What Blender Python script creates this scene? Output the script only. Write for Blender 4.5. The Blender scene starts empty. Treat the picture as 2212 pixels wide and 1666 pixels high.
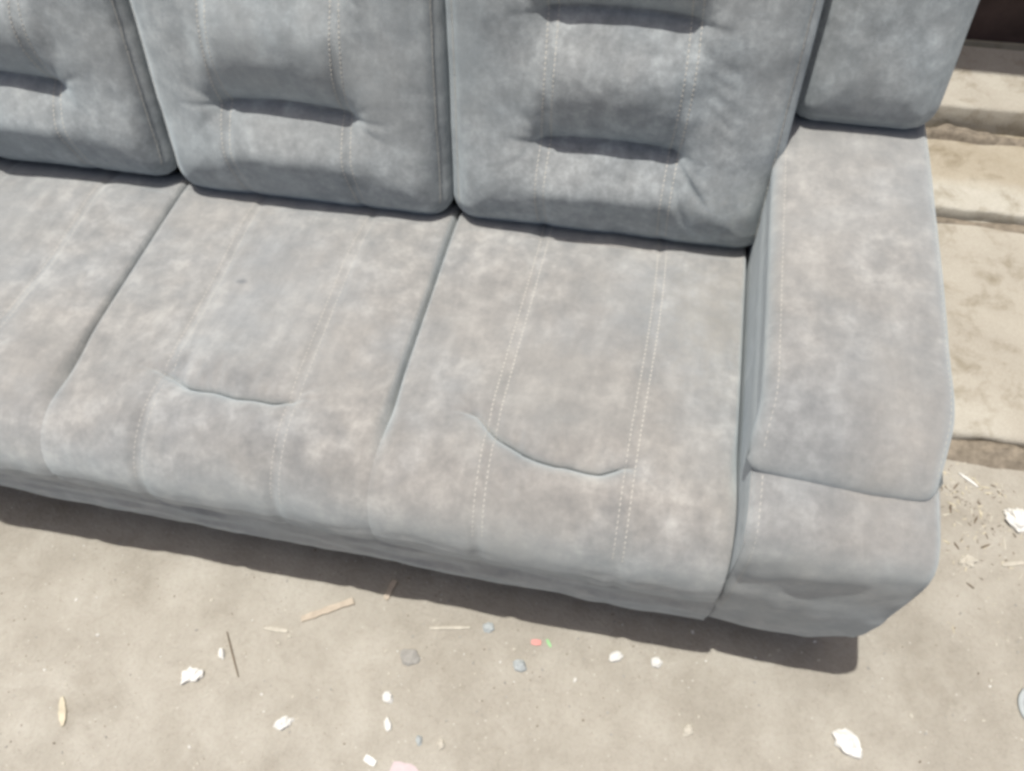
import bpy, math, random
import numpy as np
from mathutils import Matrix, Vector, noise

random.seed(7)
rng = np.random.default_rng(11)
sc = bpy.context.scene
col = sc.collection

# ------------------------------------------------------------------ camera
RC = np.array([[0.979895, 0.144005, -0.138091], [0.195558, -0.830405, 0.521713], [-0.039542, -0.538229, -0.841871]])
u_, _, vt_ = np.linalg.svd(RC)
RC = u_ @ vt_
cd = bpy.data.cameras.new('camera')
cd.sensor_width = 36.0
cd.lens = 1743.4 / 2212 * 36.0
cd.clip_start = 0.02
cd.clip_end = 600
cam = bpy.data.objects.new('camera', cd)
col.objects.link(cam)
M = Matrix.Identity(4)
for r in range(3):
    M[r][0] = RC[r, 0]
    M[r][1] = -RC[r, 1]
    M[r][2] = -RC[r, 2]
M[2][3] = 1.5
cam.matrix_world = M
sc.camera = cam

# ------------------------------------------------------------------ sky and sun (near the zenith, a little to the left)
SX, SY = 0.115, 0.030                                   # drift of the sunlight per metre of fall
tosun = Vector((-SX, -SY, 1.0)).normalized()
w = bpy.data.worlds.new('World')
sc.world = w
w.use_nodes = True
nt = w.node_tree
nt.nodes.clear()
sky = nt.nodes.new('ShaderNodeTexSky')
sky.sky_type = 'NISHITA'
sky.sun_disc = False
sky.sun_elevation = math.asin(tosun.z)
sky.sun_rotation = math.atan2(tosun.x, tosun.y)
sky.air_density = 0.45
sky.dust_density = 4.0
sky.ozone_density = 0.5
bg = nt.nodes.new('ShaderNodeBackground')
bg.inputs['Strength'].default_value = 0.11
wo = nt.nodes.new('ShaderNodeOutputWorld')
nt.links.new(sky.outputs[0], bg.inputs[0])
nt.links.new(bg.outputs[0], wo.inputs[0])
sd = bpy.data.lights.new('sun', 'SUN')
sd.energy = 4.0
sd.angle = math.radians(0.55)
sd.color = (1.0, 0.975, 0.93)
sun = bpy.data.objects.new('sun', sd)
sun.rotation_euler = tosun.to_track_quat('Z', 'Y').to_euler()
sun.location = (0, 0, 8)
col.objects.link(sun)
sc.view_settings.view_transform = 'Standard'
sc.view_settings.look = 'None'
sc.view_settings.gamma = 1.0
sc.view_settings.exposure = 0.27
sc.cycles.filter_width = 3.3


# ------------------------------------------------------------------ helpers
def smooth(a, b, x):
    t = np.clip((x - a) / (b - a), 0, 1)
    return t * t * (3 - 2 * t)


def mesh_obj(name, verts, faces, mat, parent=None, smooth_shade=True, origin=(0, 0, 0)):
    o3 = np.array(origin, float)
    v = np.asarray(verts, float).reshape(-1, 3) - o3
    me = bpy.data.meshes.new(name)
    me.from_pydata(v.tolist(), [], [tuple(int(i) for i in f) for f in faces])
    me.polygons.foreach_set('use_smooth', [smooth_shade] * len(me.polygons))
    me.materials.append(mat)
    me.update()
    ob = bpy.data.objects.new(name, me)
    col.objects.link(ob)
    if parent is not None:
        ob.parent = parent
    else:
        ob.location = origin
    return ob


def thing(name, label, cat, loc, group=None):
    o = bpy.data.objects.new(name, None)
    o.empty_display_size = 0.1
    o.location = loc
    col.objects.link(o)
    o['label'] = label
    o['category'] = cat
    if group:
        o['group'] = group
    return o


def tag(o, label, cat, group=None):
    o['label'] = label
    o['category'] = cat
    if group:
        o['group'] = group
    return o


def structure(o):
    o['kind'] = 'structure'
    return o


def grid_faces(nu, nv, base=0, flip=False):
    f = []
    for i in range(nu - 1):
        for j in range(nv - 1):
            a = base + i * nv + j
            q = (a, a + nv, a + nv + 1, a + 1)
            f.append(q[::-1] if flip else q)
    return f


def resample(pts, n):
    """smooth curve through pts, n points equally spaced"""
    p = np.array(pts, float)
    m = len(p)
    out = []
    for i in range(m - 1):
        p0, p1, p2, p3 = p[max(i - 1, 0)], p[i], p[i + 1], p[min(i + 2, m - 1)]
        for t in np.linspace(0, 1, 16, endpoint=False):
            out.append(0.5 * ((2 * p1) + (-p0 + p2) * t + (2 * p0 - 5 * p1 + 4 * p2 - p3) * t * t + (-p0 + 3 * p1 - 3 * p2 + p3) * t ** 3))
    out.append(p[-1])
    out = np.array(out)
    d = np.concatenate([[0], np.cumsum(np.linalg.norm(np.diff(out, axis=0), axis=1))])
    s = np.linspace(0, d[-1], n)
    return np.stack([np.interp(s, d, out[:, k]) for k in range(out.shape[1])], 1)


def fbm(P, scale, octaves=3, seed=0.0):
    P = np.asarray(P).reshape(-1, 3)
    out = np.empty(len(P))
    for k, p in enumerate(P):
        v = Vector((p[0] * scale + seed, p[1] * scale - seed * 1.7, p[2] * scale + seed * 0.6))
        out[k] = noise.fractal(v, 1.0, 2.0, octaves)
    return out


def box_verts(x0, x1, y0, y1, z0, z1):
    v = [(x, y, z) for x in (x0, x1) for y in (y0, y1) for z in (z0, z1)]
    f = [(0, 1, 3, 2), (4, 6, 7, 5), (0, 4, 5, 1), (2, 3, 7, 6), (0, 2, 6, 4), (1, 5, 7, 3)]
    return v, f


# ------------------------------------------------------------------ materials
def new_mat(name):
    m = bpy.data.materials.new(name)
    m.use_nodes = True
    t = m.node_tree
    b = t.nodes['Principled BSDF']
    return m, t, b


def N(t, kind, **kw):
    n = t.nodes.new(kind)
    for k, v in kw.items():
        if k in n.inputs.keys():
            n.inputs[k].default_value = v
        else:
            setattr(n, k, v)
    return n


def ramp(t, fac, stops):
    r = t.nodes.new('ShaderNodeValToRGB')
    e = r.color_ramp.elements
    while len(e) < len(stops):
        e.new(0.5)
    for k, (p, c) in enumerate(stops):
        e[k].position = p
        e[k].color = (*c, 1) if len(c) == 3 else c
    t.links.new(fac, r.inputs[0])
    return r.outputs[0]


def mix(t, fac, a, b, mode='MIX'):
    m = t.nodes.new('ShaderNodeMix')
    m.data_type = 'RGBA'
    m.blend_type = mode
    for sock, val in ((m.inputs[0], fac), (m.inputs[6], a), (m.inputs[7], b)):
        if isinstance(val, (int, float)):
            sock.default_value = val
        elif isinstance(val, tuple):
            sock.default_value = (*val, 1) if len(val) == 3 else val
        else:
            t.links.new(val, sock)
    return m.outputs[2]


def coords(t, scale=(1, 1, 1), loc=(0, 0, 0)):
    tc = t.nodes.new('ShaderNodeTexCoord')
    mp = t.nodes.new('ShaderNodeMapping')
    mp.inputs['Scale'].default_value = scale
    mp.inputs['Location'].default_value = loc
    t.links.new(tc.outputs['Object'], mp.inputs[0])
    return mp.outputs[0]


def tex(t, vec, scale, detail=4, rough=0.55, dist=0.0):
    n = t.nodes.new('ShaderNodeTexNoise')
    n.inputs['Scale'].default_value = scale
    n.inputs['Detail'].default_value = detail
    n.inputs['Roughness'].default_value = rough
    n.inputs['Distortion'].default_value = dist
    t.links.new(vec, n.inputs['Vector'])
    return n.outputs['Fac']


def bump(t, b, h, strength, dist):
    n = t.nodes.new('ShaderNodeBump')
    n.inputs['Strength'].default_value = strength
    n.inputs['Distance'].default_value = dist
    t.links.new(h, n.inputs['Height'])
    t.links.new(n.outputs[0], b.inputs['Normal'])


def suede_mat(name='grey_suede', nap_and_skylight=False):
    m, t, b = new_mat(name)
    v = coords(t)
    big = tex(t, v, 5.0, 3, 0.55)
    mid = tex(t, coords(t, (1, 1, 1), (2.3, 7.1, 0.4)), 24.0, 8, 0.70)
    fine = tex(t, coords(t, (1, 1, 1), (3, 1, 2)), 110.0, 5, 0.7)
    brush = tex(t, coords(t, (30, 9, 12), (1, 5, 3)), 1.0, 5, 0.62, 0.5)
    c1 = ramp(t, mid, [(0.30, (0.130, 0.131, 0.132)), (0.50, (0.192, 0.194, 0.195)), (0.70, (0.290, 0.300, 0.304))])
    if nap_and_skylight:                      # the backs are brushed every which way: stronger light and dark nap
        mid2 = tex(t, coords(t, (1, 1, 1), (6.3, 1.1, 3.4)), 34.0, 8, 0.74)
        c1 = ramp(t, mid2, [(0.31, (0.118, 0.119, 0.121)), (0.50, (0.200, 0.204, 0.208)), (0.69, (0.325, 0.338, 0.345))])
    calm = tex(t, coords(t, (1, 1, 1), (4, 2, 9)), 3.4, 3, 0.55)
    c1 = mix(t, ramp(t, calm, [(0.34, (0.35, 0.35, 0.35)), (0.58, (1, 1, 1))]), (0.198, 0.200, 0.200), c1)
    c = mix(t, 1.0, c1, ramp(t, big, [(0.33, (0.88, 0.88, 0.88)), (0.66, (1.10, 1.10, 1.10))]), 'MULTIPLY')
    c = mix(t, 1.0, c, ramp(t, fine, [(0.28, (0.89, 0.89, 0.89)), (0.72, (1.10, 1.10, 1.10))]), 'MULTIPLY')
    c = mix(t, 1.0, c, ramp(t, brush, [(0.34, (0.91, 0.91, 0.91)), (0.5, (1, 1, 1)), (0.68, (1.15, 1.16, 1.16))]), 'MULTIPLY')
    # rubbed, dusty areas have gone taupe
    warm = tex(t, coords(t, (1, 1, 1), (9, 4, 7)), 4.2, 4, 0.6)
    c = mix(t, ramp(t, warm, [(0.34, (0, 0, 0)), (0.58, (1, 1, 1))]), mix(t, 1.0, c, (0.94, 0.975, 0.965) if nap_and_skylight else (1.015, 0.965, 0.912), 'MULTIPLY'), mix(t, 1.0, c, (1.01, 0.985, 0.93) if nap_and_skylight else (1.09, 0.97, 0.845), 'MULTIPLY'))  # backs get cooler factors: the bluish cast of skylight painted into the fabric

    def blot(cc, loc, scale, a, b_, amount, colour):
        d = t.nodes.new('ShaderNodeVectorMath')
        d.operation = 'LENGTH'
        t.links.new(coords(t, scale, tuple(-p * q for p, q in zip(loc, scale))), d.inputs[0])
        wob = tex(t, coords(t), 60.0, 3, 0.6)
        ad = N(t, 'ShaderNodeMath', operation='ADD')
        t.links.new(d.outputs['Value'], ad.inputs[0])
        t.links.new(wob, ad.inputs[1])
        return mix(t, ramp(t, ad.outputs[0], [(a, (amount,) * 3), (b_, (0, 0, 0))]), cc, colour)
    # brownish grime in the corner of the right seat, one small dark stain on the middle seat
    c = blot(c, (0.735, 0.05, 0.44), (4.6, 3.0, 2.0), 0.45, 1.0, 0.5, (0.205, 0.180, 0.145))
    c = blot(c, (-0.058, -0.014, 0.44), (36, 80, 6), 0.58, 1.0, 0.85, (0.09, 0.085, 0.085))
    t.links.new(c, b.inputs['Base Color'])
    b.inputs['Roughness'].default_value = 0.95
    b.inputs['Specular IOR Level'].default_value = 0.12
    b.inputs['Sheen Weight'].default_value = 0.50
    b.inputs['Sheen Roughness'].default_value = 0.8
    b.inputs['Sheen Tint'].default_value = (0.82, 0.95, 1.0, 1)
    nap = tex(t, coords(t, (1, 1, 1)), 420.0, 3, 0.6)
    bump(t, b, nap, 0.35, 0.0015)
    return m


def plain_mat(name, c, rough=0.8, var=0.12, scale=30.0, spec=0.2, bumpd=0.0):
    m, t, b = new_mat(name)
    v = coords(t)
    n = tex(t, v, scale, 4, 0.6)
    lo = tuple(x * (1 - var) for x in c)
    hi = tuple(min(1, x * (1 + var)) for x in c)
    t.links.new(ramp(t, n, [(0.3, lo), (0.7, hi)]), b.inputs['Base Color'])
    b.inputs['Roughness'].default_value = rough
    b.inputs['Specular IOR Level'].default_value = spec
    if bumpd:
        bump(t, b, n, 0.6, bumpd)
    return m


def ground_mat():
    m, t, b = new_mat('packed_dirt')
    v = coords(t)
    big = tex(t, v, 2.3, 4, 0.55, 0.5)
    mid = tex(t, v, 11.0, 6, 0.62, 0.3)
    fine = tex(t, v, 160.0, 4, 0.7)
    c = ramp(t, mid, [(0.30, (0.300, 0.278, 0.236)), (0.5, (0.345, 0.322, 0.276)), (0.72, (0.392, 0.370, 0.322))])
    c = mix(t, 1.0, c, ramp(t, big, [(0.35, (0.90, 0.89, 0.87)), (0.65, (1.08, 1.08, 1.07))]), 'MULTIPLY')
    c = mix(t, 1.0, c, ramp(t, fine, [(0.28, (0.89, 0.88, 0.87)), (0.5, (1, 1, 1)), (0.75, (1.07, 1.07, 1.06))]), 'MULTIPLY')
    smudge = tex(t, coords(t, (1, 1, 1), (1, 8, 0)), 5.5, 6, 0.68)
    c = mix(t, ramp(t, smudge, [(0.54, (0, 0, 0)), (0.72, (0.6, 0.6, 0.6))]), c, mix(t, 1.0, c, (0.76, 0.74, 0.71), 'MULTIPLY'))
    vo = t.nodes.new('ShaderNodeTexVoronoi')
    vo.inputs['Scale'].default_value = 55.0
    t.links.new(v, vo.inputs['Vector'])
    gate = tex(t, coords(t, (1, 1, 1), (5, 5, 0)), 14.0, 3, 0.6)
    spot = N(t, 'ShaderNodeMath', operation='LESS_THAN')
    t.links.new(vo.outputs['Distance'], spot.inputs[0])
    spot.inputs[1].default_value = 0.11
    g2 = N(t, 'ShaderNodeMath', operation='GREATER_THAN')
    t.links.new(gate, g2.inputs[0])
    g2.inputs[1].default_value = 0.53
    mu = N(t, 'ShaderNodeMath', operation='MULTIPLY')
    t.links.new(spot.outputs[0], mu.inputs[0])
    t.links.new(g2.outputs[0], mu.inputs[1])
    c = mix(t, mu.outputs[0], c, (0.43, 0.405, 0.35))
    t.links.new(c, b.inputs['Base Color'])
    b.inputs['Roughness'].default_value = 0.95
    b.inputs['Specular IOR Level'].default_value = 0.15
    mm = mix(t, 0.35, mid, fine)
    bump(t, b, mm, 0.7, 0.014)
    return m


def concrete_mat(name, c0, c1, c2, dirt=0.5, nosing=None):
    m, t, b = new_mat(name)
    v = coords(t)
    big = tex(t, v, 3.0, 5, 0.6, 0.7)
    mid = tex(t, v, 14.0, 6, 0.65, 0.4)
    fine = tex(t, v, 220.0, 3, 0.7)
    c = ramp(t, big, [(0.3, c0), (0.52, c1), (0.7, c2)])
    c = mix(t, dirt, c, ramp(t, mid, [(0.30, (0.62, 0.58, 0.50)), (0.48, (1, 0.99, 0.97)), (0.75, (1.06, 1.06, 1.05))]), 'MULTIPLY')
    c = mix(t, 1.0, c, ramp(t, fine, [(0.3, (0.88, 0.87, 0.86)), (0.7, (1.06, 1.06, 1.06))]), 'MULTIPLY')
    if nosing is not None:
        sep = t.nodes.new('ShaderNodeSeparateXYZ')
        t.links.new(coords(t), sep.inputs[0])
        ad = N(t, 'ShaderNodeMath', operation='MULTIPLY_ADD')
        t.links.new(mid, ad.inputs[0])
        ad.inputs[1].default_value = 0.10
        t.links.new(sep.outputs[1], ad.inputs[2])
        mr = t.nodes.new('ShaderNodeMapRange')
        mr.inputs['From Min'].default_value = nosing + 0.025
        mr.inputs['From Max'].default_value = nosing + 0.075
        t.links.new(ad.outputs[0], mr.inputs['Value'])
        c = mix(t, mr.outputs[0], c, mix(t, 1.0, c, (0.82, 0.77, 0.70), 'MULTIPLY'))
    t.links.new(c, b.inputs['Base Color'])
    b.inputs['Roughness'].default_value = 0.93
    b.inputs['Specular IOR Level'].default_value = 0.15
    bump(t, b, mix(t, 0.4, mid, fine), 0.4, 0.008)
    return m


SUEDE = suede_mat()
SUEDE_BACK = suede_mat('grey_suede_brushed_skylit', True)
THREAD = plain_mat('pale_thread', (0.46, 0.44, 0.39), 0.7, 0.1, 300)
LINING = plain_mat('black_lining', (0.03, 0.03, 0.03), 0.95, 0.2, 40)
WOODLEG = plain_mat('dark_wood', (0.06, 0.045, 0.03), 0.6, 0.3, 20)
DIRT = ground_mat()
SLABM = concrete_mat('worn_concrete', (0.335, 0.310, 0.262), (0.380, 0.355, 0.302), (0.430, 0.41, 0.355), 0.85)
LIMEM = concrete_mat('limewashed_concrete', (0.36, 0.335, 0.275), (0.42, 0.40, 0.345), (0.50, 0.485, 0.43), 0.8, 1.655)
SOIL = plain_mat('brown_soil', (0.205, 0.175, 0.135), 0.97, 0.35, 45, 0.1, 0.006)
MAROON = plain_mat('maroon_paint', (0.055, 0.037, 0.034), 0.6, 0.55, 7)
PLINTH = concrete_mat('stained_plaster', (0.22, 0.21, 0.16), (0.27, 0.255, 0.20), (0.31, 0.29, 0.23))
ROOFM = plain_mat('rusty_iron', (0.22, 0.15, 0.11), 0.6, 0.3, 8)
FOAM = plain_mat('white_foam', (0.62, 0.61, 0.57), 0.9, 0.1, 90, 0.1)
CREAM = plain_mat('cream_chip', (0.44, 0.41, 0.345), 0.9, 0.15, 90, 0.1)
WOOD = plain_mat('pale_wood', (0.42, 0.36, 0.285), 0.85, 0.15, 60)
STRAW = plain_mat('dry_straw', (0.48, 0.43, 0.32), 0.8, 0.2, 50)
TWIG = plain_mat('dark_twig', (0.13, 0.10, 0.07), 0.9, 0.3, 60)
REDM = plain_mat('red_plastic', (0.58, 0.25, 0.22), 0.5, 0.1, 60)
GREENM = plain_mat('green_plastic', (0.25, 0.50, 0.22), 0.5, 0.1, 60)
PINKM = plain_mat('pink_paper', (0.48, 0.40, 0.40), 0.8, 0.08, 60)
BLUEM = plain_mat('faded_blue_plastic', (0.35, 0.375, 0.37), 0.7, 0.08, 60)
PEBM = plain_mat('grey_stone', (0.28, 0.27, 0.245), 0.9, 0.2, 50, 0.2, 0.003)

# ------------------------------------------------------------------ the setting
gx = np.concatenate([[-300, -60, -12, -4], np.linspace(-2.2, 2.0, 150), [4, 12, 60, 300]])
gy = np.concatenate([[-300, -60, -12, -3], np.linspace(-0.6, 0.99, 90), [1.3, 2.2, 12, 60, 300]])
GX, GY = np.meshgrid(gx, gy, indexing='ij')
GP = np.stack([GX, GY, np.zeros_like(GX)], -1)
near = (np.abs(GX) < 2.3) & (GY > -0.7) & (GY < 1.0)
gz = np.where(near, fbm(GP, 3.0, 4).reshape(GX.shape) * 0.004 + fbm(GP, 16.0, 3, 4.0).reshape(GX.shape) * 0.0016, 0.0)
GP[..., 2] = gz - 0.002
structure(mesh_obj('ground', GP, grid_faces(len(gx), len(gy)), DIRT))


def rough_slab(name, x0, x1, y0, y1, zb, zt, mat, seed, edge=0.012, parent=None, r=0.012):
    """slab with a chipped, rounded front edge running along x"""
    xs = np.linspace(x0, x1, int((x1 - x0) / 0.02) + 2)
    prof = [(y1, zt), (y0 + 0.6 * (y1 - y0), zt), (y0 + 0.3 * (y1 - y0), zt), (y0 + 0.08, zt), (y0 + 0.04, zt), (y0 + r * 1.6, zt), (y0 + r * 0.6, zt - r * 0.3),
            (y0 + r * 0.1, zt - r), (y0, zt - (zt - zb) * 0.6), (y0 - 0.002, zb - 0.02)]
    P = np.zeros((len(xs), len(prof), 3))
    for i, x in enumerate(xs):
        for j, (y, z) in enumerate(prof):
            k = 1.0 if j >= 4 else (0.4 if j == 3 else 0.0)
            dn = noise.fractal(Vector((x * 17, seed, j * 0.15)), 1.0, 2.0, 4)
            dz = noise.fractal(Vector((x * 5, seed + 5, y * 5)), 1.0, 2.0, 3)
            P[i, j] = (x, y + k * edge * dn, z + (0.0015 * dz if j < 8 else 0))
    return mesh_obj(name, P, grid_faces(len(xs), len(prof), flip=True), mat, parent)


structure(rough_slab('pavement', -3.2, 3.2, 0.955, 1.60, 0.0, 0.028, SLABM, 1.0, 0.005, r=0.010))
structure(rough_slab('step', -3.2, 3.2, 1.565, 1.88, 0.02, 0.062, LIMEM, 2.0, 0.003, r=0.006))
structure(rough_slab('porch_floor', -3.2, 3.2, 1.848, 2.30, 0.05, 0.135, SLABM, 3.0, 0.003, r=0.007))

# soil heaped along the foot of the pavement and on the steps
def soil_strip(name, x0, x1, yc, wd, z0, h, seed, mat=SOIL):
    xs = np.linspace(x0, x1, int((x1 - x0) / 0.012))
    ts = np.linspace(-1, 1, 15)
    P = np.zeros((len(xs), 15, 3))
    for i, x in enumerate(xs):
        ww = wd * (0.75 + 0.7 * noise.fractal(Vector((x * 5, seed, 0)), 1, 2, 4))
        hh = h * (0.7 + 0.9 * noise.fractal(Vector((x * 7, seed + 3, 0)), 1, 2, 3))
        for j, t in enumerate(ts):
            n3 = noise.fractal(Vector((x * 45, t * 3, seed)), 1, 2, 3)
            P[i, j] = (x, yc + t * max(ww, 0.004), z0 + max(hh, 0.0008) * (1 - t * t) * (1 + 0.5 * n3) - 0.0035 * abs(t) ** 3)
    o = mesh_obj(name, P, grid_faces(len(xs), 15), mat)
    o['kind'] = 'stuff'
    return o


soil_strip('soil', 0.36, 2.6, 0.936, 0.044, -0.001, 0.014, 1.3)
soil_strip('soil', 0.36, 2.6, 1.556, 0.018, 0.028, 0.006, 5.1)
soil_strip('soil', 0.36, 2.6, 1.825, 0.026, 0.062, 0.024, 8.7)

# the house behind: its roof keeps the porch in shade
house = thing('house', 'dark maroon house wall in deep shade behind the porch steps', 'house', (0.4, 2.3, 0))
def hp(name, b, mat):
    v, f = box_verts(*b)
    return mesh_obj(name, v, f, mat, house, False, (0.4, 2.3, 0))
hp('plinth', (-3.2, 3.2, 2.10, 2.6, 0.1, 0.150), PLINTH)
hp('wall', (-3.2, 3.2, 2.106, 2.6, 0.152, 2.45), MAROON)
rx = np.linspace(-3.3, 3.3, 200)
RP = np.array([[(x, y, z + 0.018 * math.sin(x * 70)) for (y, z) in ((1.925, 2.36), (3.0, 2.62), (5.0, 3.2))] for x in rx])
rf = mesh_obj('roof', RP, grid_faces(200, 3), ROOFM, house, True, (0.4, 2.3, 0))

# ------------------------------------------------------------------ the sofa
SO = (-0.62, 0.80, 0.0)
sofa = thing('sofa', 'long grey suede sofa with tufted back cushions and a padded arm', 'sofa', SO)


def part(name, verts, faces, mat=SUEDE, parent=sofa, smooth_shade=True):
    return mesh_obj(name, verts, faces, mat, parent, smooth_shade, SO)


class Stitcher:
    def __init__(self):
        self.v, self.f = [], []

    def run(self, pts, nrm, dash=0.0068, gap=0.0016, wd=0.0009, rise=0.0009):
        pts = np.asarray(pts)
        nrm = np.asarray(nrm)
        d = np.concatenate([[0], np.cumsum(np.linalg.norm(np.diff(pts, axis=0), axis=1))])
        L = d[-1]
        s = 0.0
        at = lambda q: np.array([np.interp(q, d, pts[:, k]) for k in range(3)])
        an = lambda q: np.array([np.interp(q, d, nrm[:, k]) for k in range(3)])
        while s + dash < L:
            a, b = at(s), at(s + dash)
            n = an(s + dash / 2)
            n = n / (np.linalg.norm(n) + 1e-9)
            t = (b - a) / (np.linalg.norm(b - a) + 1e-9)
            sd_ = np.cross(n, t)
            # the stitch lies a little askew
            a = a + sd_ * wd * 0.5
            b = b - sd_ * wd * 0.5
            k = len(self.v)
            m1, m2 = a + (b - a) * 0.25, a + (b - a) * 0.75
            for p in (a - n * 0.0006, m1 + n * rise, m1 + sd_ * wd - n * 0.0002, m1 - sd_ * wd - n * 0.0002, m2 + n * rise, m2 + sd_ * wd - n * 0.0002, m2 - sd_ * wd - n * 0.0002, b - n * 0.0006):
                self.v.append(p)
            self.f += [(k, k + 2, k + 1), (k, k + 1, k + 3), (k + 1, k + 2, k + 5, k + 4), (k + 3, k + 1, k + 4, k + 6), (k + 4, k + 5, k + 7), (k + 6, k + 4, k + 7)]
            s += dash + gap * random.uniform(0.8, 1.25)

    def build(self, parent):
        o = part('stitching', self.v, self.f, THREAD, parent, True)
        o['kind'] = 'stuff'
        return o


def child_of(o):
    return o


def grid_normals(P):
    du = np.gradient(P, axis=0)
    dv = np.gradient(P, axis=1)
    n = np.cross(du, dv)
    return n / (np.linalg.norm(n, axis=-1, keepdims=True) + 1e-12)


def sample(P, i, j):
    i = np.clip(i, 0, P.shape[0] - 1.001)
    j = np.clip(j, 0, P.shape[1] - 1.001)
    i0 = i.astype(int)
    j0 = j.astype(int)
    a = (i - i0)[:, None]
    b = (j - j0)[:, None]
    return (P[i0, j0] * (1 - a) * (1 - b) + P[i0 + 1, j0] * a * (1 - b) + P[i0, j0 + 1] * (1 - a) * b + P[i0 + 1, j0 + 1] * a * b)


def seg_groove(X, Yc, a, b, depth, width):
    a = np.array(a)
    b = np.array(b)
    ab = b - a
    t = np.clip(((X - a[0]) * ab[0] + (Yc - a[1]) * ab[1]) / (ab @ ab), 0, 1)
    dx = X - (a[0] + t * ab[0])
    dy = Yc - (a[1] + t * ab[1])
    fade = np.sin(np.pi * np.clip(t * 0.9 + 0.05, 0, 1)) ** 0.6
    return -depth * fade * np.exp(-(dx * dx + dy * dy) / (width * width))


# --- seat cushions: a top that rolls over the front edge
SEAT_PROF = [(1.10, 0.36), (1.06, 0.405), (1.02, 0.420), (0.98, 0.426), (0.90, 0.431), (0.80, 0.436), (0.70, 0.441), (0.62, 0.4445), (0.56, 0.446), (0.52, 0.444),
             (0.486, 0.436), (0.455, 0.420), (0.434, 0.398), (0.4220, 0.370), (0.4180, 0.340), (0.4200, 0.310), (0.428, 0.283), (0.441, 0.268), (0.465, 0.262)]
SP = resample(SEAT_PROF, 420)
ST = np.gradient(SP, axis=0)
ST /= np.linalg.norm(ST, axis=1, keepdims=True)
SN = np.stack([ST[:, 1], -ST[:, 0]], 1)      # outward (up on top, forward on the roll)
SN = np.where((SN[20:21, 1:2] < 0), -SN, SN)


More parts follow.
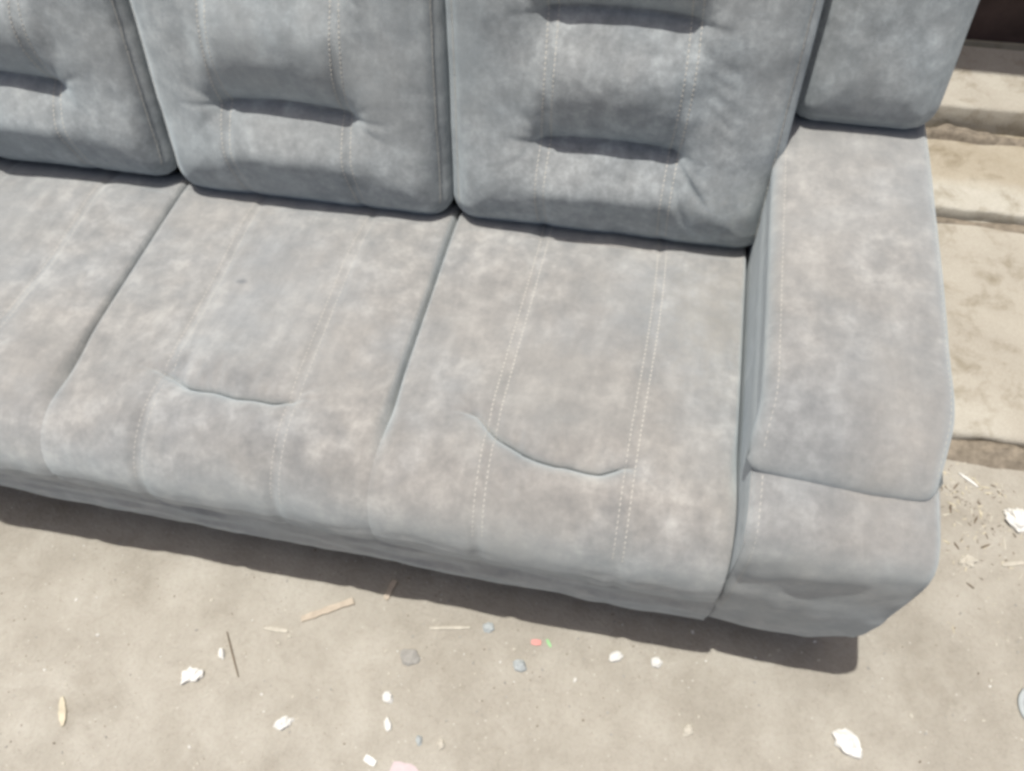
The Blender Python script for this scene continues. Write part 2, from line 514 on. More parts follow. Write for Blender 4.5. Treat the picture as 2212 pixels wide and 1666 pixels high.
def seat_cushion(xa, xb, crease, seed, thread=0.0009):
    nu = 120
    # finer near the sides
    tt = np.linspace(0, 1, nu)
    tt = tt - 0.10 * np.sin(2 * np.pi * tt) / (2 * np.pi) * 2.2
    xs = xa + (xb - xa) * tt
    X = xs[:, None] * np.ones((1, len(SP)))
    Yp = SP[None, :, 0] * np.ones((nu, 1))
    Zp = SP[None, :, 1] * np.ones((nu, 1))
    s01 = smooth(1.0, 0.45, Yp)
    dist = np.minimum(X - xa, xb - X)
    onroll = smooth(0.52, 0.44, Yp) * np.ones_like(X)
    D = 0.027 * (1 - 0.80 * smooth(0.62, 0.48, Yp)) * (1 - 0.55 * onroll)
    rad = 0.011 + 0.024 * smooth(0.66, 0.5, Yp)
    d = -D * np.clip(1 - dist / rad, 0, 1) ** 3.0
    t = (X - xa) / (xb - xa) * 2 - 1
    d += 0.010 * (1 - np.abs(t) ** 3) * smooth(1.05, 0.9, Yp) * (1 - 0.8 * onroll)
    # slight hollow where people sit, puffier front
    d += -0.006 * np.exp(-((t) / 0.55) ** 2) * np.exp(-((Yp - 0.78) / 0.13) ** 2)
    d += 0.004 * np.exp(-((Yp - 0.47) / 0.05) ** 2)
    xA, xB = xa + 0.168, xb - 0.150
    for xs_ in (xA, xB):
        d += -0.0034 * np.exp(-((X - xs_) / 0.010) ** 2)
    yshift = 0.0
    # the pulled crease
    if crease is not None:
        cx_ = np.array([c[0] for c in crease])
        cy_ = np.array([c[1] for c in crease])
        yc = np.interp(X, cx_, cy_) + 0.0025 * np.sin(X * 61 + seed) * np.sin(X * 23 + 2 * seed)
        win = smooth(cx_[0] - 0.05, cx_[0] + (0.09 if seed < 2.5 else 0.06), X) * (1 - smooth(cx_[-1] - 0.04, cx_[-1] + 0.025, X))
        A = 0.022 * win
        q = Yp - yc
        on = (Yp < 0.75) & (Zp > 0.36)
        d += np.where(on, -A * np.where(q > 0, np.exp(-np.abs(q) / 0.005) + 0.45 * np.exp(-np.abs(q) / 0.03), 1.45 * np.exp(-(np.abs(q) / 0.010) ** 1.0)), 0)
        d += np.where(on, 0.004 * win * np.exp(-((q - 0.045) / 0.03) ** 2), 0)
        yshift = np.where(on & (q > 0), -0.011 * win * (1 - np.exp(-np.abs(q) / 0.003)) * np.exp(-np.abs(q) / 0.018), 0)
        for k in range(9):
            x0 = cx_[0] + (cx_[-1] - cx_[0]) * (0.08 + 0.105 * k) + random.uniform(-0.008, 0.008)
            y0 = float(np.interp(x0, cx_, cy_))
            d += np.where(on, seg_groove(X, Yp, (x0, y0 + 0.004), (x0 + random.uniform(-0.012, 0.012), y0 + random.uniform(0.02, 0.06)), random.uniform(0.0014, 0.0034), 0.0045), 0)
            if k % 2:
                d += np.where(on, seg_groove(X, Yp, (x0, y0 - 0.012), (x0 + random.uniform(-0.015, 0.015), y0 - random.uniform(0.03, 0.055)), random.uniform(0.0008, 0.0018), 0.005), 0)
    if crease is not None:
        for sg, ci in ((-1, 0), (1, -1)):
            for an_ in (-0.5, 0.15, 0.7):
                L_ = random.uniform(0.03, 0.06)
                d += np.where(Yp < 0.75, seg_groove(X, Yp, (cx_[ci], cy_[ci]), (cx_[ci] + sg * L_ * math.cos(an_), cy_[ci] + L_ * math.sin(an_)), random.uniform(0.001, 0.0024), 0.005), 0)
    # sag of the roll: the lower lip hangs deeper towards the arm
    k = np.interp(X, [-1.3, 0.16], [0.74, 1.10])
    low = Zp < 0.40
    Zs = np.where(low, 0.40 - (0.40 - Zp) * k, Zp)
    P = np.stack([X, Yp + yshift + SN[None, :, 0] * d, Zs + SN[None, :, 1] * d], -1)
    nz = fbm(P[::2, ::2], 7.0, 3, seed).reshape(P[::2, ::2].shape[:2])
    ii = np.minimum(np.arange(nu) / 2.0, nz.shape[0] - 1.001)
    jj = np.minimum(np.arange(len(SP)) / 2.0, nz.shape[1] - 1.001)
    I, J = np.meshgrid(ii, jj, indexing='ij')
    nzf = sample(nz[..., None], I.ravel(), J.ravel())[:, 0].reshape(nu, len(SP))
    P[..., 2] += (0.0055 * np.sin(X * 9.5 + Yp * 6 + seed * 2) * np.sin(Yp * 10.5 + seed) * smooth(0.0, 0.08, dist)) * (Yp < 0.98) * smooth(0.47, 0.56, Yp)
    amp = (0.0034 + 0.0004 * onroll) * smooth(0.0, 0.05, dist)
    P[..., 1] += SN[None, :, 0] * nzf * amp
    P[..., 2] += SN[None, :, 1] * nzf * amp
    # ruck: long soft folds along the lower lip
    fold = np.sin(Zp * 190 + 3 * nzf + X * 4) * 0.0006 * smooth(0.37, 0.30, Zp) * (Yp < 0.5)
    P[..., 1] += fold
    o = part('seat_cushion', P, grid_faces(nu, len(SP), flip=True))
    Nn = grid_normals(P)
    if Nn[nu // 2, 130, 2] < 0:
        Nn = -Nn
    st = Stitcher()
    jr = np.arange(30, 352).astype(float)
    for xs_ in (xA, xB):
        for off in (-0.0072, 0.0072):
            ys = SP[30:352, 0]
            wob = 0.004 * np.sin(ys * 9 + xs_ * 5)
            target = xs_ + off + wob
            ic = np.interp(target, xs, np.arange(nu))
            st.run(sample(P, ic, jr) + 0.0001 * sample(Nn, ic, jr), sample(Nn, ic, jr), wd=thread, rise=thread * 0.8)
    st.build(o)
    return o


S0, S1, S2, S3 = -1.428, -0.890, -0.351, 0.1775
seat_cushion(S0, S1, [(-1.27, 0.575), (-1.2, 0.562), (-1.12, 0.556), (-1.04, 0.565)], 1.0, 0.00055)
seat_cushion(S1, S2, [(-0.735, 0.585), (-0.68, 0.568), (-0.598, 0.560), (-0.505, 0.566)], 2.0, 0.00060)
seat_cushion(S2, S3, [(-0.215, 0.592), (-0.172, 0.562), (-0.133, 0.541), (-0.084, 0.530), (-0.017, 0.533), (0.02, 0.546)], 3.0)

# --- base panel below the roll
BP = resample([(0.60, 0.33), (0.50, 0.32), (0.455, 0.305), (0.443, 0.28), (0.4380, 0.25), (0.4365, 0.20), (0.4385, 0.160), (0.446, 0.134), (0.468, 0.127), (0.60, 0.127)], 60)
bx = np.linspace(-1.62, 0.186, 320)
BPm = np.zeros((len(bx), len(BP), 3))
for i, x in enumerate(bx):
    k = np.interp(x, [-1.2, 0.16], [0.82, 1.06])
    for j, (y, z) in enumerate(BP):
        n1 = noise.fractal(Vector((x * 6, z * 30, 1.7)), 1, 2, 3)
        zz = 0.32 - (0.32 - z) * k
        BPm[i, j] = (x, y + (0.005 * n1 + 0.003 * noise.fractal(Vector((x * 9 + z * 30, z * 70, 4.2)), 1, 2, 3)) * (1 if j < 52 else 0.3), zz + 0.003 * noise.fractal(Vector((x * 4, 0, 9.0)), 1, 2, 3))
part('base_panel', BPm, grid_faces(len(bx), len(BP)))
v, f = box_verts(-1.62, 0.41, 0.62, 1.22, 0.15, 0.34)
part('underframe', v, f, LINING, sofa, False)


# --- swept upholstery (arm body, arm pad)
def sweep(prof, n, xa, xb, r, skirt, bulge=0.0, amp=0.002, seed=0.0, nx=46, wave=None):
    pr = resample(prof, n)
    tg = np.gradient(pr, axis=0)
    tg /= np.linalg.norm(tg, axis=1, keepdims=True) + 1e-12
    nn = np.stack([tg[:, 1], -tg[:, 0]], 1)
    cross = [(xa, r + skirt)]
    for th in np.linspace(0, math.pi / 2, 9):
        cross.append((xa + r * (1 - math.cos(th)), r * (1 - math.sin(th))))
    for x in np.linspace(xa + r, xb - r, nx)[1:-1]:
        cross.append((x, 0.0))
    for th in np.linspace(math.pi / 2, 0, 9):
        cross.append((xb - r * (1 - math.cos(th)), r * (1 - math.sin(th))))
    cross.append((xb, r + skirt))
    P = np.zeros((len(cross), n, 3))
    for i, (x, off) in enumerate(cross):
        t = (x - xa) / (xb - xa) * 2 - 1
        for j in range(n):
            y, z = pr[j]
            nv = noise.fractal(Vector((x * 8 + seed, y * 8, z * 8)), 1, 2, 3) * amp
            dd = -off + bulge * (1 - t * t) + nv
            if wave:
                dd += wave(x, y, z)
            P[i, j] = (x, y + nn[j, 0] * dd, z + nn[j, 1] * dd)
    return P, pr


def make_arm(mirror=False):
    xa, xb = 0.1800, 0.4200
    sgn = -1 if mirror else 1
    mid = -0.6243
    def fl(P):
        P = np.array(P, float).reshape(-1, 3).copy()
        if mirror:
            P[:, 0] = 2 * mid - P[:, 0]
        return P
    fm = mirror
    body_prof = [(1.20, 0.545), (0.9, 0.545), (0.64, 0.540), (0.56, 0.530), (0.52, 0.526), (0.485, 0.521), (0.455, 0.512), (0.435, 0.494), (0.4275, 0.465), (0.4265, 0.42),
                 (0.428, 0.36), (0.430, 0.30), (0.435, 0.24), (0.441, 0.185), (0.450, 0.145), (0.466, 0.125), (0.52, 0.120)]
    def wave(x, y, z):
        q = 0.0
        if y < 0.5 and z < 0.5:
            q += 0.0014 * math.sin(z * 40 + 2.5 * noise.noise(Vector((x * 7, z * 6, 3.0))) + x * 9)
            q += -0.003 * math.exp(-((z - 0.41) / 0.05) ** 2) * smooth(0.19, 0.26, x)
        return float(q)
    P, pr = sweep(body_prof, 120, xa, xb, 0.014, 0.030, 0.006, 0.0042, 2.0, 40, wave)
    # the lower outer corner tucks under
    zz = P[..., 2]
    tuck = smooth(0.24, 0.11, zz) * smooth(0.34, 0.42, P[..., 0])
    P[..., 0] -= 0.030 * tuck * (P[..., 1] < 0.6)
    P[..., 2] += 0.018 * tuck * (P[..., 1] < 0.6)
    body = part('arm_body', fl(P), grid_faces(P.shape[0], P.shape[1], flip=not fm))
    # stitched seam along the inner front edge
    st = Stitcher()
    Nn = grid_normals(P)
    if Nn[30, 20, 2] < 0:
        Nn = -Nn
    j = np.arange(52, 104).astype(float)
    i = np.full(len(j), 9.0)
    st.run(fl(sample(P, i, j)), sample(Nn, i, j) * np.array([sgn, 1, 1]), 0.0072, 0.0016, 0.00065, 0.0005)
    st.build(body)
    # core: side panels down to the hem
    out = [(p[0], p[1]) for p in resample(body_prof, 60)]
    pts = [(y + 0.006 if y < 0.5 else y, (z - 0.006 + 0.034 * float(smooth(0.54, 0.60, y))) if z > 0.15 else z + 0.004) for (y, z) in out]
    pts = pts + [(1.20, 0.122)]
    vs = [(xa + 0.0006, y, z) for y, z in pts] + [(xb - 0.0006, y, z) for y, z in pts]
    n = len(pts)
    fs = [tuple(range(n)), tuple(range(2 * n - 1, n - 1, -1))] + [(k, n + k, n + (k + 1) % n, (k + 1) % n) for k in range(n)]
    part('arm_side', fl(vs), fs, SUEDE, sofa, False)
    # pad
    pad_prof = [(1.22, 0.560), (1.20, 0.592), (1.17, 0.601), (1.0, 0.604), (0.85, 0.604), (0.74, 0.602), (0.66, 0.598), (0.600, 0.588), (0.558, 0.572), (0.533, 0.553),
                (0.5235, 0.537), (0.5245, 0.524), (0.538, 0.517), (0.60, 0.517)]
    def pw(x, y, z):
        q = 0.0025 * math.exp(-((y - 0.62) / 0.06) ** 2)
        q += 0.0
        return q
    PP, _ = sweep(pad_prof, 130, xa - 0.0006, xb + 0.002, 0.022, 0.012, 0.006, 0.0028, 6.0, 44, pw)
    # front lip bows: further forward at the outer side
    lip = smooth(0.62, 0.54, PP[..., 1])
    PP[..., 0] -= lip * 0.008 * (1 - smooth(xa, xa + 0.10, PP[..., 0])) + lip * 0.010 * smooth(xb - 0.06, xb, PP[..., 0])
    PP[..., 1] += lip * 0.004 * np.cos((PP[..., 0] - xa) / (xb - xa) * math.pi)
    pad = part('arm_pad', fl(PP), grid_faces(PP.shape[0], PP.shape[1], flip=not fm))
    st = Stitcher()
    Nn = grid_normals(PP)
    if Nn[30, 40, 2] < 0:
        Nn = -Nn
    j = np.arange(6, 112).astype(float)
    for row in (7.6, PP.shape[0] - 7.0):
        st.run(fl(sample(PP, np.full(len(j), row), j)), sample(Nn, np.full(len(j), row), j) * np.array([sgn, 1, 1]), 0.0072, 0.0016, 0.00065, 0.0005)
    st.build(pad)


make_arm(False)
make_arm(True)

# --- leaning back: cushions in a frame (x, h up the lean, n towards the sitter)
LEAN = math.atan(0.264)
HS, HC = math.sin(LEAN), math.cos(LEAN)
BO = np.array([0, 1.0, 0.424])


def back_to_world(x, h, n):
    return np.stack([x, BO[1] + h * HS - n * HC, BO[2] + h * HC + n * HS], -1)


def back_cushion(xa, xb, h0, h1, depth, seed, creases=(), stitches=True, n0=0.0, puff=0.024, r=0.034, extra=None, edge_line=True, nm='back_cushion', nu=110, nv=170, belly=0.013, st_x=None):
    W = (xb - xa) / 2
    xc = (xa + xb) / 2
    hs = np.linspace(h0, h1, nv)
    hc = (h0 + h1) / 2
    Hh = (h1 - h0) / 2
    q = np.minimum(hs - h0, h1 - hs)
    wid = np.where(q < r, W - r + np.sqrt(np.maximum(r * r - (r - q) ** 2, 0)), W)
    t = np.linspace(-1, 1, nu)
    t = t + 0.12 * np.sin(np.pi * t) / np.pi
    X = xc + t[:, None] * wid[None, :]
    Hm = np.ones((nu, 1)) * hs[None, :]
    qx = np.abs(X - xc) - W + r
    qh = np.abs(Hm - hc) - Hh + r
    sdist = np.sqrt(np.maximum(qx, 0) ** 2 + np.maximum(qh, 0) ** 2) + np.minimum(np.maximum(qx, qh), 0) - r
    dist = -sdist
    d = puff * (1 - np.exp(-dist / 0.05))
    d += -0.009 * np.clip(1 - dist / 0.016, 0, 1) ** 2.2
    # bottom belly
    d += belly * np.exp(-((Hm - h0 - 0.080) / 0.055) ** 2) * smooth(0, 0.03, dist)
    xA, xB = st_x if st_x else (xa + 0.13, xb - 0.15)
    if stitches:
        for xs_ in (xA, xB):
            d += -0.0040 * np.exp(-((X - xs_) / 0.010) ** 2)
    for (hc_, xl, xr, A) in creases:
        bend = hc_ + 0.006 * np.cos((X - (xl + xr) / 2) / (xr - xl) * 3.0)
        win = smooth(xl - 0.045, xl + 0.02, X) * (1 - smooth(xr - 0.02, xr + 0.045, X))
        qq = Hm - bend
        d += -A * win * np.where(qq > 0, np.exp(-(np.abs(qq) / 0.023) ** 1.0), np.exp(-(np.abs(qq) / 0.022) ** 1.0))
        for sg, xe in ((-1, xl), (1, xr)):
            for k in range(5):
                an_ = -1.15 + 0.55 * k + random.uniform(-0.15, 0.15)
                L_ = random.uniform(0.035, 0.075)
                d += seg_groove(X, Hm, (xe + sg * 0.004, hc_), (xe + sg * (0.004 + L_ * math.cos(an_)), hc_ + L_ * math.sin(an_)), random.uniform(0.0007, 0.0020), 0.0055)
        # full roll over the crease
        d += 0.016 * win * np.exp(-((qq - 0.085) / 0.045) ** 2)
        d += 0.012 * win * np.exp(-((qq + 0.075) / 0.035) ** 2)
    if extra is not None:
        d += extra(X, Hm)
    nz = np.array([noise.fractal(Vector((x * 6 + seed, h * 6, seed)), 1, 2, 4) for x, h in zip(X[::2, ::2].ravel(), Hm[::2, ::2].ravel())]).reshape(X[::2, ::2].shape)
    ii = np.minimum(np.arange(nu) / 2.0, nz.shape[0] - 1.001)
    jj = np.minimum(np.arange(nv) / 2.0, nz.shape[1] - 1.001)
    I, J = np.meshgrid(ii, jj, indexing='ij')
    d += 0.0045 * sample(nz[..., None], I.ravel(), J.ravel())[:, 0].reshape(nu, nv)
    P = back_to_world(X, Hm, n0 + d)
    verts = list(P.reshape(-1, 3))
    faces = grid_faces(nu, nv)
    # boundary ring, then the boxing behind it
    ring = [(i, 0) for i in range(nu)] + [(nu - 1, j) for j in range(1, nv)] + [(i, nv - 1) for i in range(nu - 2, -1, -1)] + [(0, j) for j in range(nv - 2, 0, -1)]
    rx_ = np.array([X[i, j] for i, j in ring])
    rh_ = np.array([Hm[i, j] for i, j in ring])
    rn_ = np.array([n0 + d[i, j] for i, j in ring])
    tx = np.roll(rx_, -2) - np.roll(rx_, 2)
    th = np.roll(rh_, -2) - np.roll(rh_, 2)
    ln = np.sqrt(tx * tx + th * th) + 1e-9
    ox, oh = th / ln, -tx / ln
    prev = [i * nv + j for i, j in ring]
    m = len(ring)
    for (outw, back) in ((0.005, 0.003), (0.010, 0.009), (0.0135, 0.018), (0.015, 0.030), (0.0145, 0.05), (0.010, 0.085), (0.002, depth), (-0.03, depth + 0.012)):
        pts = back_to_world(rx_ + ox * outw, rh_ + oh * outw, rn_ - back)
        base = len(verts)
        verts += list(pts)
        cur = list(range(base, base + m))
        for k in range(m):
            k2 = (k + 1) % m
            faces.append((prev[k2], prev[k], cur[k], cur[k2]))
        prev = cur
    o = part(nm, np.array(verts), [fc[::-1] for fc in faces], SUEDE_BACK)
    Nn = grid_normals(P)
    if Nn[nu // 2, nv // 2, 1] > 0:
        Nn = -Nn
    st = Stitcher()
    if stitches:
        j = np.arange(3, nv - 3).astype(float)
        for xs_ in (xA, xB):
            for off in (-0.0075, 0.0075):
                tgt = xs_ + off + 0.004 * np.sin(hs[3:nv - 3] * 16 + seed)
                i = np.array([np.interp(tt_, X[:, int(jj_)], np.arange(nu)) for tt_, jj_ in zip(tgt, j)])
                st.run(sample(P, i, j) + 0.0004 * sample(Nn, i, j), sample(Nn, i, j), gap=0.0010)
    if edge_line:
        j = np.arange(6, nv - 6).astype(float)
        for side in (-1, 1):
            tgt = np.where(side > 0, xc + wid[6:nv - 6] - 0.003, xc - wid[6:nv - 6] + 0.003)
            i = np.array([np.interp(tt_, X[:, int(jj_)], np.arange(nu)) for tt_, jj_ in zip(tgt, j)])
            st.run(sample(P, i, j) + 0.0010 * sample(Nn, i, j), sample(Nn, i, j), 0.014, -0.0040, 0.0006, 0.0007)
    if stitches or edge_line:
        st.build(o)
    return o


def wrinkles_right(X, Hm):
    d = seg_groove(X, Hm, (0.018, 0.180), (0.085, 0.100), 0.0075, 0.0055)
    d += seg_groove(X, Hm, (0.025, 0.140), (0.058, 0.060), 0.0055, 0.005)
    d += seg_groove(X, Hm, (-0.002, 0.115), (0.022, 0.045), 0.004, 0.005)
    for k in range(7):
        x0 = -0.09 + k * 0.026 + random.uniform(-0.006, 0.006)
        d += seg_groove(X, Hm, (x0, 0.015), (x0 + random.uniform(-0.006, 0.010), random.uniform(0.055, 0.095)), random.uniform(0.0010, 0.0022), 0.006)
    for k in range(5):
        y0 = 0.345 - 0.028 * k
        d += seg_groove(X, Hm, (0.045 + 0.006 * k, y0), (0.125, y0 - 0.045), 0.0010, 0.007)
    return d


def wrinkles_mid(X, Hm):
    d = seg_groove(X, Hm, (-0.500, 0.18), (-0.455, 0.15), 0.0016, 0.006)
    d += seg_groove(X, Hm, (-0.76, 0.20), (-0.80, 0.23), 0.0018, 0.007)
    return d


CR = 0.037
HB = 0.026
back_cushion(S0 + 0.004, -0.909, HB, 0.66, 0.12, 1.0, ((0.192, -1.262, -1.062, CR), (0.400, -1.262, -1.062, CR)), st_x=(-1.278, -1.066), n0=0.012)
back_cushion(-0.880, -0.370, HB - 0.014, 0.66, 0.12, 2.0, ((0.190, -0.742, -0.524, CR), (0.398, -0.742, -0.524, CR)), extra=wrinkles_mid, st_x=(-0.742, -0.522), n0=0.012)
back_cushion(-0.342, 0.182, HB - 0.012, 0.66, 0.12, 3.0, ((0.178, -0.185, 0.020, CR), (0.384, -0.185, 0.020, CR)), extra=wrinkles_right, st_x=(-0.185, 0.024), n0=0.006)
# wing pads standing on the arms at either end of the back
back_cushion(0.205, 0.404, 0.226, 0.64, 0.10, 5.0, (), False, -0.062, 0.014, 0.030, None, False, 'wing_pad', 60, 100, 0.003)
back_cushion(2 * -0.6243 - 0.404, 2 * -0.6243 - 0.205, 0.226, 0.64, 0.10, 6.0, (), False, -0.062, 0.014, 0.030, None, False, 'wing_pad', 60, 100, 0.003)
# frame of the back
hv = []
for (h, n) in ((-0.30, -0.16), (0.65, -0.16), (0.65, -0.26), (-0.30, -0.26)):
    for x in (-1.655, 0.405):
        hv.append(back_to_world(np.array(x), np.array(h), np.array(n)))
part('back_frame', np.array(hv), [(0, 1, 3, 2), (2, 3, 5, 4), (4, 5, 7, 6), (6, 7, 1, 0), (0, 2, 4, 6), (1, 7, 5, 3)], SUEDE, sofa, False)
# short legs under the frame
for x in (-1.50, -0.62, 0.30):
    for y in (0.66, 1.10):
        v = [(x + sx_ * rr, y + sy_ * rr, z) for z, rr in ((0.0, 0.020), (0.152, 0.030)) for sx_, sy_ in ((-1, -1), (1, -1), (1, 1), (-1, 1))]
        part('leg', v, [(0, 1, 2, 3), (7, 6, 5, 4), (0, 4, 5, 1), (1, 5, 6, 2), (2, 6, 7, 3), (3, 7, 4, 0)], WOODLEG, sofa, False)


# ------------------------------------------------------------------ litter on the ground
def gz_at(x, y):
    p = [(x, y, 0.0)]
    return float(fbm(p, 3.0, 4)[0] * 0.004 + fbm(p, 16.0, 3, 4.0)[0] * 0.0016 - 0.002)


def lump(name, x, y, sx_, sy_, sz_, rot, mat, label, cat, group=None, rough=0.35, z=None):
    import bmesh
    bm = bmesh.new()
    bmesh.ops.create_icosphere(bm, subdivisions=3, radius=1.0)
    sd_ = random.uniform(0, 50)
    c, s = math.cos(rot), math.sin(rot)
    for vv in bm.verts:
        p = vv.co.copy()
        k = 1 + rough * noise.fractal(Vector((p.x * 1.4 + sd_, p.y * 1.4, p.z * 1.4)), 1, 2, 4)
        p = p * k
        px, py, pz = p.x * sx_, p.y * sy_, p.z * sz_
        vv.co = (px * c - py * s, px * s + py * c, max(pz, -0.55 * sz_) + 0.5 * sz_)
    me = bpy.data.meshes.new(name)
    bm.to_mesh(me)
    bm.free()
    me.materials.append(mat)
    o = bpy.data.objects.new(name, me)
    o.location = (x, y, gz_at(x, y) if z is None else z)
    col.objects.link(o)
    return tag(o, label, cat, group)


def chip(name, x, y, L, W_, T, rot, mat, label, cat, group=None, taper=0.7, bend=0.0):
    """flat splinter or scrap with uneven outline and real thickness"""
    n = 9
    top, bot = [], []
    c, s = math.cos(rot), math.sin(rot)
    for k in range(n):
        t = k / (n - 1) * 2 - 1
        wv = W_ * 0.5 * (1 - (1 - taper) * abs(t) ** 2) * random.uniform(0.82, 1.12)
        for sgn_ in (-1, 1):
            px, py = t * L / 2 + random.uniform(-0.02, 0.02) * L, sgn_ * wv + bend * (t * t)
            zz = 0.15 * T * math.sin(t * 2.2 + 1)
            top.append((px * c - py * s, px * s + py * c, T + zz))
            bot.append((px * c - py * s, px * s + py * c, zz * 0.3))
    vs = top + bot
    m = 2 * n
    fs = []
    for k in range(n - 1):
        a = 2 * k
        fs.append((a, a + 2, a + 3, a + 1))
        fs.append((m + a, m + a + 1, m + a + 3, m + a + 2))
        fs.append((a, m + a, m + a + 2, a + 2))
        fs.append((a + 1, a + 3, m + a + 3, m + a + 1))
    fs += [(0, 1, m + 1, m), (m - 2, 2 * m - 2, 2 * m - 1, m - 1)]
    me = bpy.data.meshes.new(name)
    me.from_pydata(vs, [], fs)
    me.materials.append(mat)
    o = bpy.data.objects.new(name, me)
    o.location = (x, y, gz_at(x, y) + 0.0005)
    col.objects.link(o)
    return tag(o, label, cat, group)


G = 'foam scraps on the ground'
lump('foam_scrap', -0.700, 0.214, 0.018, 0.012, 0.008, 0.5, FOAM, 'double lump of white foam on the dirt below the wooden splinter, left of centre', 'foam scrap', G, 0.6)
lump('foam_scrap', -0.505, 0.169, 0.013, 0.010, 0.007, 0.8, FOAM, 'white foam crumb below and right of the double foam lump', 'foam scrap', G, 0.6)
lump('foam_scrap', -0.335, 0.245, 0.009, 0.009, 0.007, 0.2, FOAM, 'small roundish white foam crumb in front of the middle seat cushion, alone', 'foam scrap', G)
lump('foam_scrap', 0.053, 0.390, 0.012, 0.009, 0.007, 0.6, FOAM, 'left one of the two white foam crumbs side by side below the shadow edge', 'foam scrap', G)
lump('foam_scrap', 0.126, 0.394, 0.010, 0.009, 0.007, 1.2, FOAM, 'right one of the two white foam crumbs side by side below the shadow edge', 'foam scrap', G)
lump('foam_scrap', 0.455, 0.323, 0.024, 0.018, 0.010, -0.6, FOAM, 'largest white foam scrap, on bare dirt at the lower right', 'foam scrap', G, 0.5)
lump('foam_scrap', -0.185, 0.400, 0.010, 0.010, 0.006, 0.3, BLUEM, 'pale bluish foam crumb touching the edge of the sofa shadow, mid picture', 'foam scrap', G)
lump('foam_scrap', 0.783, 0.793, 0.021, 0.026, 0.012, 0.4, FOAM, 'white foam scrap among wood shavings beside the pavement, at the right edge', 'foam scrap', G, 0.5)
lump('foam_scrap', -0.322, 0.201, 0.006, 0.011, 0.005, 0.5, FOAM, 'narrow white foam sliver just below the lone roundish crumb', 'foam scrap', G)
lump('foam_scrap', -0.262, 0.187, 0.005, 0.009, 0.005, 0.3, BLUEM, 'small pale bluish crumb near the bottom edge, left of its cream twin', 'foam scrap', G)
lump('foam_scrap', -0.223, 0.188, 0.006, 0.008, 0.005, 0.3, CREAM, 'small cream crumb near the bottom edge, right of its bluish twin', 'foam scrap', G)
chip('foam_scrap', -0.336, 0.140, 0.022, 0.013, 0.004, -0.3, FOAM, 'flat squarish white foam chip at the very bottom, beside the pink paper', 'foam scrap', G, 0.9)
chip('paper_scrap', -0.262, 0.128, 0.075, 0.036, 0.0012, -0.25, PINKM, 'pale pink torn paper scrap at the bottom edge of the picture', 'paper scrap', None, 0.6)
lump('foam_scrap', -0.115, 0.343, 0.011, 0.011, 0.008, 0.0, BLUEM, 'round bluish grey crumb on the dirt below the red chip', 'foam scrap', G)
lump('foam_scrap', -0.660, 0.262, 0.005, 0.010, 0.005, 0.6, FOAM, 'thin white foam crumb just above the double foam lump', 'foam scrap', G)
lump('foam_scrap', 0.682, 0.690, 0.014, 0.011, 0.006, 0.2, CREAM, 'cream foam crumb on the dirt to the right of the sofa arm', 'foam scrap', G, 0.6)
lump('foam_scrap', 0.190, 0.290, 0.010, 0.008, 0.005, 0.9, CREAM, 'dull cream crumb on bare dirt between the large foam scrap and the shadow', 'foam scrap', G)
chip('splinter', -0.4915, 0.3755, 0.104, 0.0125, 0.004, 0.54, WOOD, 'pale wooden splinter lying slantwise below the edge of the sofa shadow', 'splinter', None, 0.95)
chip('straw_blade', -0.905, 0.112, 0.052, 0.013, 0.003, -1.05, STRAW, 'yellow split straw blade at the lower left corner', 'straw', None, 0.35)
chip('splinter', -0.385, 0.435, 0.040, 0.012, 0.005, 1.35, WOOD, 'short upright wood splinter inside the sofa shadow', 'splinter', None, 0.8)
chip('splinter', -0.255, 0.385, 0.075, 0.006, 0.003, 0.20, CREAM, 'thin faded splinter on the dirt right of the pale wooden one', 'splinter', None, 0.6)
chip('splinter', -0.575, 0.322, 0.045, 0.008, 0.003, 0.05, CREAM, 'short faded splinter just below the left end of the pale wooden one', 'splinter', None, 0.6)
chip('splinter', 0.700, 0.865, 0.045, 0.006, 0.003, -0.65, FOAM, 'white splinter among the shavings beside the pavement', 'splinter', None, 0.3)
chip('splinter', 0.765, 0.700, 0.042, 0.008, 0.003, 0.30, CREAM, 'faded cream splinter on the dirt right of the sofa arm', 'splinter', None, 0.6)
chip('plastic_chip', -0.093, 0.389, 0.018, 0.010, 0.002, 0.1, REDM, 'tiny red plastic chip in front of the sofa shadow', 'plastic chip', None, 0.8)
chip('plastic_chip', -0.070, 0.392, 0.016, 0.005, 0.002, -0.9, GREENM, 'tiny green plastic chip beside the red one', 'plastic chip', None, 0.6)
chip('plastic_chip', 0.630, 0.790, 0.018, 0.010, 0.002, 0.4, REDM, 'faded red plastic chip on the ground close to the sofa arm', 'plastic chip', None, 0.8)
chip('twig', -0.640, 0.265, 0.090, 0.0026, 0.002, -0.95, TWIG, 'thin dark twig lying just above the double foam lump', 'twig', None, 0.6)
lump('stone', -0.315, 0.320, 0.018, 0.015, 0.006, 0.3, PEBM, 'flat grey stone half sunk in the dirt below the thin splinter', 'stone', None, 0.3)

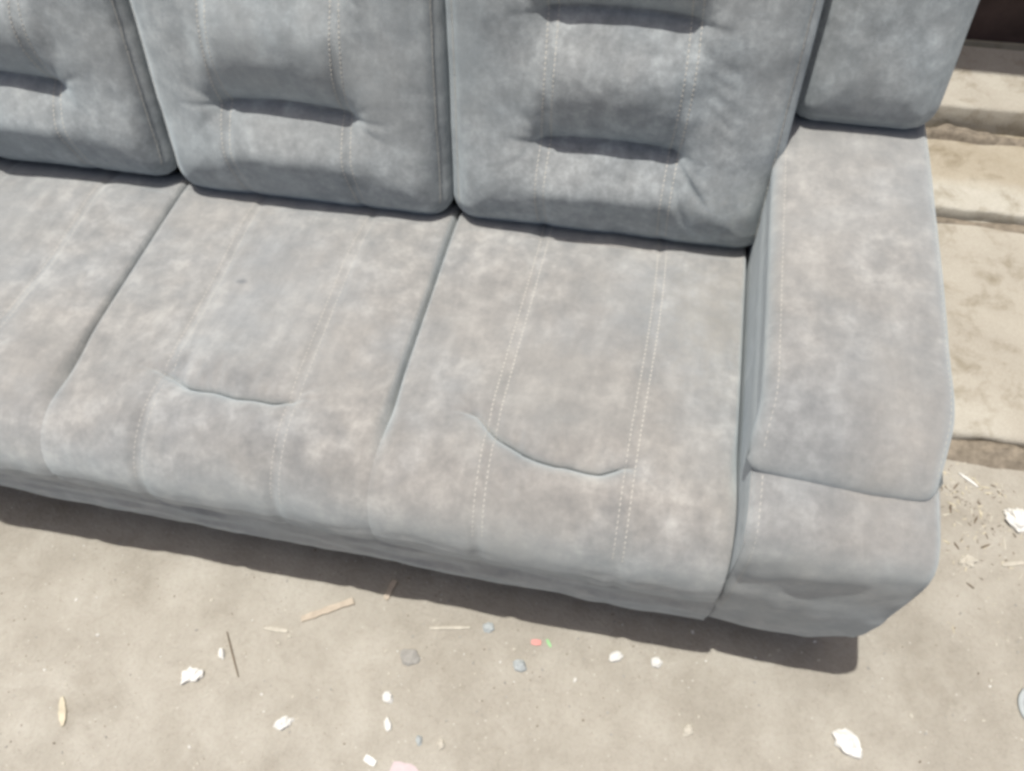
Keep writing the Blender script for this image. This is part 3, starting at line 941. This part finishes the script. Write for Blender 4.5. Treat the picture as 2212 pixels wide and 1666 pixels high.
# a loop of faded blue plastic at the right edge
lp = resample([(0.772, 0.472, 0.002), (0.757, 0.465, 0.003), (0.747, 0.448, 0.002), (0.748, 0.427, 0.002), (0.760, 0.412, 0.003), (0.778, 0.406, 0.002)], 40)
vs, fs = [], []
for k, p in enumerate(lp):
    tdir = lp[min(k + 1, 39)] - lp[max(k - 1, 0)]
    tdir /= np.linalg.norm(tdir)
    sd_ = np.array([-tdir[1], tdir[0], 0])
    for a in range(8):
        an_ = a / 8 * 2 * math.pi
        vs.append(p + sd_ * 0.006 * math.cos(an_) + np.array([0, 0, 0.0022 * math.sin(an_)]))
for k in range(39):
    for a in range(8):
        fs.append((k * 8 + a, k * 8 + (a + 1) % 8, (k + 1) * 8 + (a + 1) % 8, (k + 1) * 8 + a))
tag(mesh_obj('plastic_strip', vs, fs, BLUEM, None, True, (0.75, 0.44, 0.0)), 'curled strip of faded blue plastic on the dirt at the right edge', 'plastic strip')


# uncounted crumbs, shavings and grit
def scatter(name, mat, n, region, size, flat, dens=None, el=(1.0, 1.0)):
    vs, fs = [], []
    made = 0
    tries = 0
    while made < n and tries < n * 30:
        tries += 1
        x = random.uniform(region[0], region[1])
        y = random.uniform(region[2], region[3])
        if dens and random.random() > dens(x, y):
            continue
        made += 1
        s = size[0] * (size[1] / size[0]) ** (random.random() ** 2.2)
        l_, w_ = s * random.uniform(*el), s
        a = random.uniform(0, math.pi)
        z = gz_at(x, y)
        c, s_ = math.cos(a), math.sin(a)
        k = len(vs)
        m = 5
        tilt = random.uniform(-0.25, 0.25)
        for lev in (0, 1):
            for q in range(m):
                an_ = q / m * 2 * math.pi
                rr = random.uniform(0.6, 1.1) * (1.0 if lev == 0 else 0.75)
                px, py = rr * l_ * math.cos(an_), rr * w_ * math.sin(an_)
                vs.append((x + px * c - py * s_, y + px * s_ + py * c, z + (lev * w_ * flat + px * tilt * lev if lev else -0.0008)))
        for q in range(m):
            fs.append((k + q, k + (q + 1) % m, k + m + (q + 1) % m, k + m + q))
        fs.append(tuple(k + m + q for q in range(m)))
    o = mesh_obj(name, vs, fs, mat, None, False)
    o['kind'] = 'stuff'
    return o


def clump(x, y):
    v_ = noise.fractal(Vector((x * 4.5, y * 4.5, 2.0)), 1, 2, 3)
    return min(1.0, max(0.06, 0.35 + v_ * 1.3))


def by_kerb(x, y):
    return min(1.0, max(0.05, 1.15 - abs(y - 0.84) * 5.5)) * clump(x, y)


FR = (-1.35, 1.0, 0.02, 0.62)
scatter('grit', CREAM, 420, FR, (0.0012, 0.0042), 0.5, clump, (1.0, 1.8))
scatter('foam_crumbs', FOAM, 90, FR, (0.0012, 0.0040), 0.6, clump, (1.0, 1.6))
scatter('grit', PEBM, 420, FR, (0.0010, 0.0034), 0.6, clump, (1.0, 1.5))
scatter('soil_crumbs', TWIG, 420, FR, (0.0008, 0.0022), 0.6, clump, (1.0, 2.0))
KB = (0.46, 1.05, 0.55, 0.955)
scatter('wood_shavings', STRAW, 200, KB, (0.0010, 0.0026), 0.6, by_kerb, (2.0, 7.0))
scatter('wood_shavings', CREAM, 200, KB, (0.0010, 0.0028), 0.6, by_kerb, (2.0, 7.0))
scatter('soil_crumbs', TWIG, 330, KB, (0.0010, 0.0030), 0.7, by_kerb, (1.5, 6.0))
